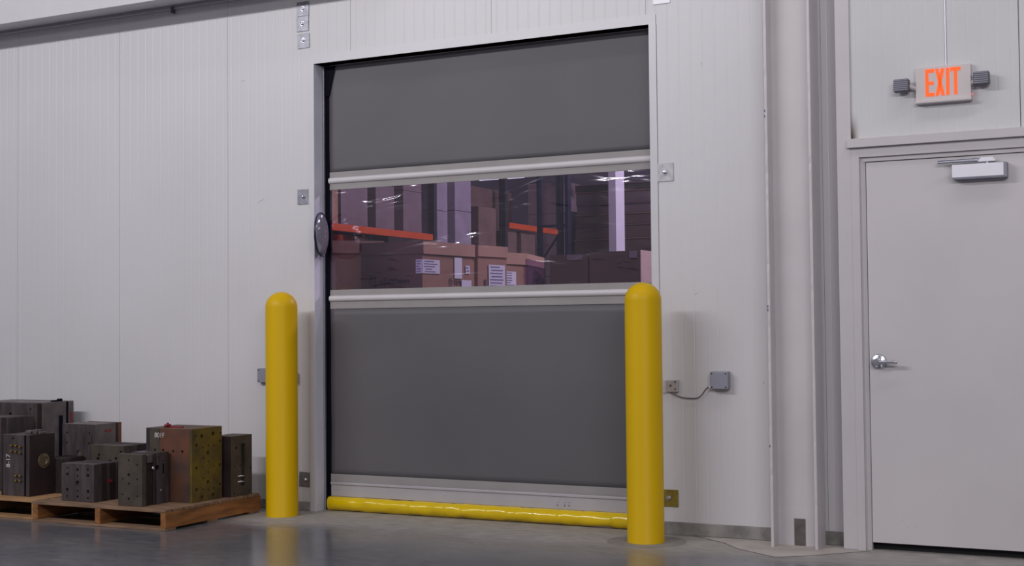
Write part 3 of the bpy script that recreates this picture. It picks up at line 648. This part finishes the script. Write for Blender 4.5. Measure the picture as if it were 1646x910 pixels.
# J
jb = mould('narrow brown steel block with a tall slot, at the back right of the pallet', -5.830, -5.668, -0.470, -0.245, 0.531, 'Y', (0.001,), [(MAROON, 0.0), BROWN],
      [('S', .26, .80, .011), ('S', .18, .49, .007), ('S', .44, .50, .007), ('S', .92, .44, .007), ('S', .16, .05, .008), ('S', .86, .06, .008)])
pl = [o for o in jb.children][-1]; cb = new(); box(cb, -5.70, -5.66, -0.362, -0.318, 0.195, 0.475); carve(pl, cb)
bm = new(); box(bm, -5.828, -5.670, -0.4705, -0.468, 0.132, 0.529); cap(jb, bm, 'front_face', MAROON)
for z in (0.225, 0.262):
    bm = new(); tube(bm, [(-5.675, -0.40, z), (-5.657, -0.372, z + 0.002), (-5.660, -0.345, z - 0.002)], 0.005); cap(jb, bm, 'hose_fitting', SATIN, True)
# C
cbk = mould('dark block with brass hose fittings and white numbers, front of the left pallet', -7.223, -6.960, -0.967, -0.745, 0.541, 'X', (0.03, 0.055, 0.80, 0.87, 0.985), [STEEL, BLACK, STEEL2, (BLACK, 0.006), STEEL, MAROON],
      [('F', .42, .94, .008)])
for z in (0.468, 0.430):
    for x in (-7.115, -7.075, -7.035):
        bm = new(); cyl(bm, (x, -0.968, z - (0.008 if x == -7.035 else 0)), (0, -1, 0), 0.0075, 0.022, 10, 0.002); cap(cbk, bm, 'hose_fitting', BRASSF, True)
for z in (0.268, 0.235):
    for x in (-7.075, -7.035):
        bm = new(); cyl(bm, (x, -0.968, z), (0, -1, 0), 0.0075, 0.020, 10, 0.002); cap(cbk, bm, 'hose_fitting', BRASSF, True)
text_obj('painted_number', '8-17', 0.050, WHITEI, cbk, at(-7.155, -0.969, 0.365, Matrix.Rotation(math.pi / 2, 4, 'Y').inverted() @ FRONT))
bm = new(); lathe(bm, (-6.9605, -0.845, 0.36), (1, 0, 0), [(0.050, 0), (0.050, 0.006), (0.040, 0.008), (0.026, 0.008), (0.022, 0.002), (0, 0.002)], 24); cap(cbk, bm, 'locating_ring', mat('brassy_ring', (0.16, 0.12, 0.07), 0.5, metal=0.5, vary=0.5, scale=60), True)
bm = new()
for (x, y, w_, hh) in ((-7.06, -0.86, 0.05, 0.022), (-7.01, -0.85, 0.035, 0.030), (-6.975, -0.84, 0.02, 0.018)): box(bm, x - w_ / 2, x + w_ / 2, y - 0.03, y + 0.03, 0.5405, 0.541 + hh, 0.004)
cyl(bm, (-7.10, -0.85, 0.555), (1, 0, 0), 0.010, 0.09, 10, 0.002); cap(cbk, bm, 'clamp', STEELW)
# D
mould('square steel block standing behind the ten-hole block, red mark on its lighter side', -7.135, -6.835, -0.505, -0.235, 0.584, 'Y', (0.03, 0.78, 0.88), [STEEL2, STEELW, (MAROON, 0.003), RUST],
      [('F', .16, .86, .008), ('F', .16, .70, .010), ('F', .86, .86, .009), ('F', .86, .70, .012), ('F', .52, .55, .022), ('F', .50, .20, .012), ('S', .50, .62, .011)])
dbk = [o for o in bpy.data.objects if o.get('label', '').startswith('square steel block standing behind')][0]
bm = new(); box(bm, -6.8355, -6.832, -0.40, -0.335, 0.525, 0.540, 0.001); cap(dbk, bm, 'red_mark', REDP)
# E
mould('low brownish block between the tall rusty block and the ten-hole block', -6.675, -6.378, -0.700, -0.470, 0.466, 'Y', (0.25, 0.60), [BROWN, (STEEL, 0.004), MAROON],
      [('F', .25, .80, .010), ('F', .22, .72, .013), ('F', .58, .66, .018), ('F', .76, .74, .012), ('F', .90, .88, .008)])
# F
mould('flat-topped low dark block squeezed behind the fitting block and ten-hole block', -7.075, -6.905, -0.735, -0.520, 0.366, 'Y', (0.4,), [(STEEL, 0.0), MAROON], [('S', .3, .85, .008)])
# A: large back block
a_ = mould('largest steel block at the back left against the wall, black knob on top', -8.020, -7.400, -0.500, -0.130, 0.722, 'Y', (0.06, 0.17, 0.80, 0.86), [STEEL2, (MAROON, 0.005), STEELW, (BLACK, 0.004), STEELW],
      [('F', .92, .93, .008), ('F', .90, .80, .007), ('F', .90, .68, .008), ('F', .60, .86, .014), ('S', .28, .45, .010), ('S', .42, .45, .010)])
bm = new(); cyl(bm, (-7.43, -0.24, 0.722), (0, 0, 1), 0.020, 0.020, 16, 0.003); box(bm, -7.46, -7.425, -0.30, -0.24, 0.722, 0.732, 0.002); cap(a_, bm, 'knob', BLACK, True)
bm = new(); box(bm, -7.401, -7.392, -0.275, -0.245, 0.30, 0.62, 0.002); cap(a_, bm, 'rail', BLACK)
bm = new(); box(bm, -7.401, -7.396, -0.165, -0.150, 0.46, 0.64, 0.001); cap(a_, bm, 'red_strap', REDP)
# B
mould('grey block at the left edge between the fitting block and the largest block', -7.690, -7.345, -0.800, -0.560, 0.640, 'X', (0.80, 0.95), [STEEL2, MAROON, STEEL], [('F', .52, .60, .014), ('F', .80, .92, .007)])

# ------------------------------------------------------------------ the warehouse behind the curtain
bm = new(); box(bm, -13, 3.5, 16.8, 17.0, 0, 7.5); struct('wall_far', bm, BACKW)
bm = new(); box(bm, -13.0, -12.8, 0.13, 16.8, 0, 7.5); struct('wall_left', bm, BACKW)
bm = new(); box(bm, 3.3, 3.5, 0.13, 16.8, 0, 7.5); struct('wall_side', bm, BACKW)  # unseen side wall, added with the roof to shut out ambient
bm = new(); box(bm, -13.0, 3.5, 0.14, 17.0, 7.5, 7.6); struct('ceiling', bm, BACKW)  # unseen roof, added to keep world ambient out of the warehouse
bm = new(); box(bm, -13.0, 3.5, 0.131, 0.2, 3.2, 7.5); box(bm, -13.0, -5.45, 0.131, 0.2, 0.0, 3.2); box(bm, -2.72, 3.5, 0.131, 0.2, 0.0, 3.2); struct('wall_inner', bm, BACKW)
def prism_pts(bm, pts, z0, z1, g=0.0):
    c_ = Vector((sum(p[0] for p in pts) / len(pts), sum(p[1] for p in pts) / len(pts)))
    q = []
    for p in pts:
        d = Vector(p) - c_; q.append(tuple(c_ + d * (1 + g / d.length)))
    prism(bm, q, z0, z1)
def carton(label, pts, H, lid, m_body, m_lid=None, name='shipping_carton', z0=0.0, lg=0.012):
    c_ = (sum(p[0] for p in pts) / len(pts), sum(p[1] for p in pts) / len(pts), z0)
    t = thing(name, label, 'carton', c_, 'cartons seen through the vision window')
    bm = new(); prism_pts(bm, pts, z0, H - 0.004); obj('carton_body', bm, m_body, t)
    if m_lid:
        bm = new(); prism_pts(bm, pts, H - lid, H, lg); obj('carton_lid', bm, m_lid, t)
    return t
def quad(p0, p1, dep, side=1):
    """footprint with front edge p0->p1 and the given depth behind it"""
    A, B = Vector(p0), Vector(p1); n = Vector((-(B - A).y, (B - A).x)).normalized() * dep * side
    return [tuple(A), tuple(B), tuple(B + n), tuple(A + n)]
def sheet(par, p0, p1, a0, a1, z0, z1, m, name='label_sheet', off=0.003, lines=0, ink=None):
    """paper stuck on the vertical face running p0->p1 (outward to the right of travel)"""
    A, B = Vector(p0), Vector(p1); t_ = (B - A).normalized(); n = Vector((t_.y, -t_.x))
    P = A + t_ * a0; Q = A + t_ * a1
    bm = new(); prism(bm, [tuple(P + n * off), tuple(Q + n * off), tuple(Q + n * (off - 0.002)), tuple(P + n * (off - 0.002))][::-1], z0, z1)
    o = obj(name, bm, m, par)
    if lines:
        bm = new(); random.seed(int(abs(a0 * 1000)) + lines)
        for k in range(lines):
            z = z1 - (z1 - z0) * (k + 0.7) / (lines + 0.4); s0 = 0.06 + random.random() * 0.1; s1 = 0.5 + random.random() * 0.4
            p = P + (Q - P) * s0; q = P + (Q - P) * s1; hh = (z1 - z0) / lines * 0.18
            prism(bm, [tuple(p + n * (off + 0.001)), tuple(q + n * (off + 0.001)), tuple(q + n * off), tuple(p + n * off)][::-1], z - hh, z + hh)
        obj('print', bm, ink or INKB, o)
    return o
# big carton: front coloured dark for shade, side coloured paler as lit
B0, B1, B2 = (-5.417, 0.715), (-4.915, 0.745), (-4.838, 1.385)
kb = carton('large telescoping carton with front coloured dark for shade and printed shipping label, nearest the window', [B0, B1, B2, (-5.36, 1.40)], 1.86, 0.092, CARDD, CARDD)
bm = new(); prism(bm, [(B1[0] + 0.008, B1[1]), (B1[0] + 0.016, B1[1]), (B2[0] + 0.016, B2[1] - 0.01), (B2[0] + 0.008, B2[1] - 0.01)], 1.768, 1.860); obj('lit_lid_side', bm, CARDL, kb)  # lighter lid strip, lit side put into the colour
bm = new(); prism(bm, [(B1[0] - 0.001, B1[1]), (B1[0] + 0.003, B1[1]), (B2[0] + 0.003, B2[1]), (B2[0] - 0.001, B2[1])], 0.0, 1.762); obj('lit_side_panel', bm, CARD, kb)  # paler panel over the dark body, paints the lit side
sheet(kb, B0, B1, 0.455, 0.508, 1.628, 1.728, PAPER, off=0.006, lines=5)
sheet(kb, B1, B2, -0.004, 0.20, 1.628, 1.728, PAPER, off=0.009, lines=5)
sheet(kb, B1, B2, 0.38, 0.475, 1.600, 1.755, PAPER, off=0.010)
sheet(kb, B1, B2, 0.52, 0.575, 1.640, 1.700, PAPER, off=0.010, lines=2)
sheet(kb, B1, B2, 0.465, 0.590, 1.535, 1.590, PAPER, off=0.012)
rotB = math.atan2(B1[1] - B0[1], B1[0] - B0[0])
text_obj('printed_logo', 'eptstem', 0.075, INK, kb, Matrix.Translation((-5.14, 0.7255, 1.575)) @ Matrix.Rotation(rotB, 4, 'Z') @ FRONT)
bm = new()
for (x0, x1, z0, z1) in ((-5.345, -5.335, 1.55, 1.605), (-5.300, -5.290, 1.55, 1.605), (-5.345, -5.290, 1.600, 1.612), (-5.345, -5.290, 1.545, 1.555)): box(bm, x0, x1, 0.714, 0.7185, z0, z1)
obj('printed_mark', bm, INK, kb)
rotS = math.atan2(B2[1] - B1[1], B2[0] - B1[0])
bm = new(); 
text_obj('printed_logo', '() tem', 0.07, INK, kb, Matrix.Translation((-4.866 + 0.006, 1.14, 1.575)) @ Matrix.Rotation(rotS, 4, 'Z') @ FRONT)
# carton left of it
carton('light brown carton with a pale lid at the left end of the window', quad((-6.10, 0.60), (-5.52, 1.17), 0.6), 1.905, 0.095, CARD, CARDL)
# C and D
C0_, C1_ = (-4.815, 1.40), (-4.752, 1.755)
kc = carton('brown carton with one large handwritten sheet, second lit carton from left', [C0_, C1_, (-5.30, 1.84), (-5.36, 1.44)], 1.86, 0.085, CARD, CARDL)
sheet(kc, C0_, C1_, 0.125, 0.330, 1.535, 1.715, PAPER, off=0.008, lines=7)
sheet(kc, C0_, C1_, 0.075, 0.095, 1.535, 1.60, INK, name='printed_mark', off=0.006)
D0_, D1_, D2_ = (-4.985, 2.10), (-4.922, 2.45), (-5.085, 3.12)
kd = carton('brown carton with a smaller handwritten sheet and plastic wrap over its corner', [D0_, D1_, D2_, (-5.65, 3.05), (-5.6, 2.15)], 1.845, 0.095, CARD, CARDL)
sheet(kd, D0_, D1_, 0.04, 0.20, 1.545, 1.690, PAPER, off=0.008, lines=7)
bm = new(); prism(bm, [(-4.914, 2.42), (-4.908, 2.46), (-5.072, 3.13), (-5.08, 3.12)], 1.2, 1.80); obj('stretch_wrap', bm, VINYL, kd)
# cartons to the right, coloured dark for their shaded fronts
E0_, E1_ = (-4.880, 2.815), (-4.535, 2.825)
ke = carton('brown carton coloured dark for shade, with a small label in the middle of the window bottom', quad(E0_, E1_, 0.70), 1.85, 0.09, CARDD)
sheet(ke, E0_, E1_, 0.16, 0.30, 1.80, 1.845, CARDP, off=0.004)
F0_, F1_ = (-4.515, 2.825), (-4.060, 2.832)
kf = carton('carton coloured dark for shade, its end painted pale as lit, at the right of the window bottom', quad(F0_, F1_, 0.75), 1.865, 0.09, CARDD)
sheet(kf, F0_, F1_, 0.36, 0.43, 1.80, 1.86, CARDP, off=0.004)
bm = new(); q = quad(F0_, F1_, 0.75); prism(bm, [(q[1][0] + 0.001, q[1][1]), (q[1][0] + 0.006, q[1][1]), (q[2][0] + 0.006, q[2][1]), (q[2][0] + 0.001, q[2][1])], 0.0, 1.865); obj('lit_end_panel', bm, mat('lit_pink_board', (0.52, 0.38, 0.34), 0.8, vary=0.05), kf)  # pale panel, light on the carton end put into its colour

# pallet rack on the left: orange beams, dark blue uprights, tall wrapped cartons
RX = -9.0
rk = thing('pallet_rack', 'orange-beamed pallet rack behind the cartons at the left of the window', 'rack', (RX - 0.5, 8.5, 0))
for (y0, y1, z, hgt) in ((4.6, 7.85, 2.395, 0.085), (10.1, 11.85, 2.70, 0.085)):
    bm = new(); box(bm, RX - 0.02, RX + 0.03, y0, y1, z, z + hgt, 0.004); obj('rack_beam', bm, ORANGE, rk)
    bm = new(); box(bm, RX - 1.05, RX - 1.0, y0, y1, z, z + hgt, 0.004); obj('rack_beam', bm, ORANGE, rk)
for y in (4.55, 7.92, 10.0, 11.9):
    for x in (RX, RX - 1.03):
        bm = new(); box(bm, x - 0.03, x + 0.03, y - 0.04, y + 0.04, 0, 4.6); obj('rack_upright', bm, RACKD, rk)
stk = [(4.62, 5.72, 2.485, 3.55, 0), (5.78, 6.36, 2.485, 3.6, 1), (6.55, 6.98, 2.485, 3.6, 1), (7.20, 7.66, 2.485, 3.55, 1), (7.97, 8.35, 0, 3.95, 2), (8.56, 9.02, 0, 4.0, 2), (9.24, 9.78, 0, 2.97, 3), (10.14, 10.45, 0, 2.68, 3), (10.60, 11.08, 0, 2.69, 3), (12.3, 13.2, 0, 3.6, 1)]
mm = [CARD, CARDG, CARDP, CARDD]
wd = ['pinkish', 'grey-brown', 'pale lilac', 'plain brown']
ordn = ['leftmost column of the tall wrapped cartons on the orange beam', 'second column of the tall wrapped cartons on the orange beam', 'third column of the tall wrapped cartons on the orange beam', 'fourth column of tall wrapped cartons, at the right end of the orange beam',
        'pale lilac wrapped carton column just right of the orange beam end', 'second pale lilac wrapped carton column right of the orange beam', 'plain brown carton column standing taller than its right neighbours, mid window',
        'narrow brown carton column left under the second orange beam', 'brown carton column right under the second orange beam', 'furthest grey wrapped carton column beyond the second orange beam']
for (y0, y1, z0, z1, k), lb in zip(stk, ordn):
    t = thing('carton_stack', lb, 'carton stack', (RX - 0.35, (y0 + y1) / 2, z0), 'carton columns in the rack aisle')
    nlev = max(1, round((z1 - z0) / 0.55)); hz = (z1 - z0) / nlev
    for j in range(nlev):
        bm = new(); box(bm, RX - 0.75, RX - 0.03, y0, y1, z0 + j * hz + 0.002, z0 + (j + 1) * hz - 0.002, 0.006); obj('carton_body', bm, mm[k], t)
# dark stretch of stock behind the rack columns
for n_, (y0, y1) in enumerate(((4.7, 7.7), (7.9, 12.6))):
    bm = new(); box(bm, -10.8, -10.2, y0, y1, 0, 3.3 + 0.2 * n_, 0.01); t = obj('carton_block', bm, CARDD); tag(t, ('dark block of stacked goods behind the left orange beam', 'dark block of stacked goods behind the second orange beam')[n_], 'stacked goods')

# second rack at the right: blue frame and bundles of flattened cartons
r2 = thing('pallet_rack', 'dark blue rack holding layered flat carton bundles at the right of the window', 'rack', (-5.85, 5.04, 0))
for x in (-6.04, -5.80, -5.715):
    bm = new(); box(bm, x - 0.016, x + 0.016, 5.00, 5.08, 0, 3.6); obj('rack_upright', bm, BLUE, r2)
for z in (2.28, 1.60): bm = new(); box(bm, -6.04, -5.72, 5.02, 5.06, z - 0.012, z + 0.012); obj('rack_rail', bm, BLUE, r2)
bm = new(); tube(bm, [(-6.03, 5.05, 1.92), (-5.82, 5.05, 2.20)], 0.012); obj('rack_brace', bm, BLUE, r2)
bm = new(); box(bm, -5.875, -5.80, 5.3, 5.9, 0, 2.45); tag(obj('wrapped_pallet_load', bm, mat('grey_blue_wrap', (0.10, 0.11, 0.17), 0.4, vary=0.1)), 'narrow grey-blue wrapped load between the rack posts', 'wrapped load')
random.seed(5)
zz = 1.62
for k in range(9):
    hh = random.uniform(0.07, 0.15); m = random.choice([CARDD, CARDG, MAROON, CARDD, BROWN]); off = random.uniform(-0.03, 0.03)
    pos = 'lowest' if k == 0 else 'topmost' if k == 8 else ('%s from the bottom' % ['', 'second', 'third', 'fourth', 'fifth', 'sixth', 'seventh', 'eighth'][k])
    t = thing('flat_carton_bundle', 'bundle of flattened cartons in the layered pile beside the white post, ' + pos, 'carton bundle', (-5.1, 5.5, zz), 'bundles of flattened cartons')
    bm = new(); box(bm, -5.69 + off, -4.50 + off, 5.15, 5.95, zz, zz + hh - 0.012, 0.006); obj('bundle', bm, m, t)
    bm = new(); box(bm, -5.69 + off, -4.50 + off, 5.14, 5.96, zz + hh - 0.0115, zz + hh - 0.001, 0.002); obj('top_sheet', bm, CARD if k % 2 else CARDG, t)
    zz += hh
bm = new(); box(bm, -5.64, -4.54, 5.2, 5.9, 0, 1.62); tag(obj('pallet_load', bm, CARDD), 'dark load under the pile of flattened cartons', 'pallet load')
# white building post
bm = new(); box(bm, -4.995, -4.918, 4.40, 4.62, 0, 7.0, 0.002); wc = obj('building_post', bm, WHITEC); tag(wc, 'bright white square post seen through the right part of the window', 'post')
# strip lights of the warehouse, seen just under the upper bar
tube_m = emit('strip_light_glow', (0.85, 0.88, 1.0), 3.0)
for (x, y, z, L, lb) in ((-10.18, 12.2, 3.705, 0.9, 'small lit ceiling strip light at the top of the window, left one'), (-8.66, 12.2, 3.732, 0.55, 'small lit ceiling strip light at the top of the window, right one')):
    t = thing('strip_light', lb, 'ceiling light', (x, y, z), 'warehouse strip lights')
    bm = new(); box(bm, x - L / 2, x + L / 2, y - 0.08, y + 0.08, z + 0.03, z + 0.09, 0.005); obj('housing', bm, WHITEC, t)
    bm = new(); tube(bm, [(x - L / 2 + 0.03, y, z + 0.012), (x + L / 2 - 0.03, y, z + 0.012)], 0.018); obj('lamp_tube', bm, tube_m, t)
    bm = new(); 
    for s_ in (-0.4, 0.4): tube(bm, [(x + s_ * L, y, z + 0.09), (x + s_ * L, y, 7.4)], 0.004, 5)
    obj('hanger', bm, DGREY, t)
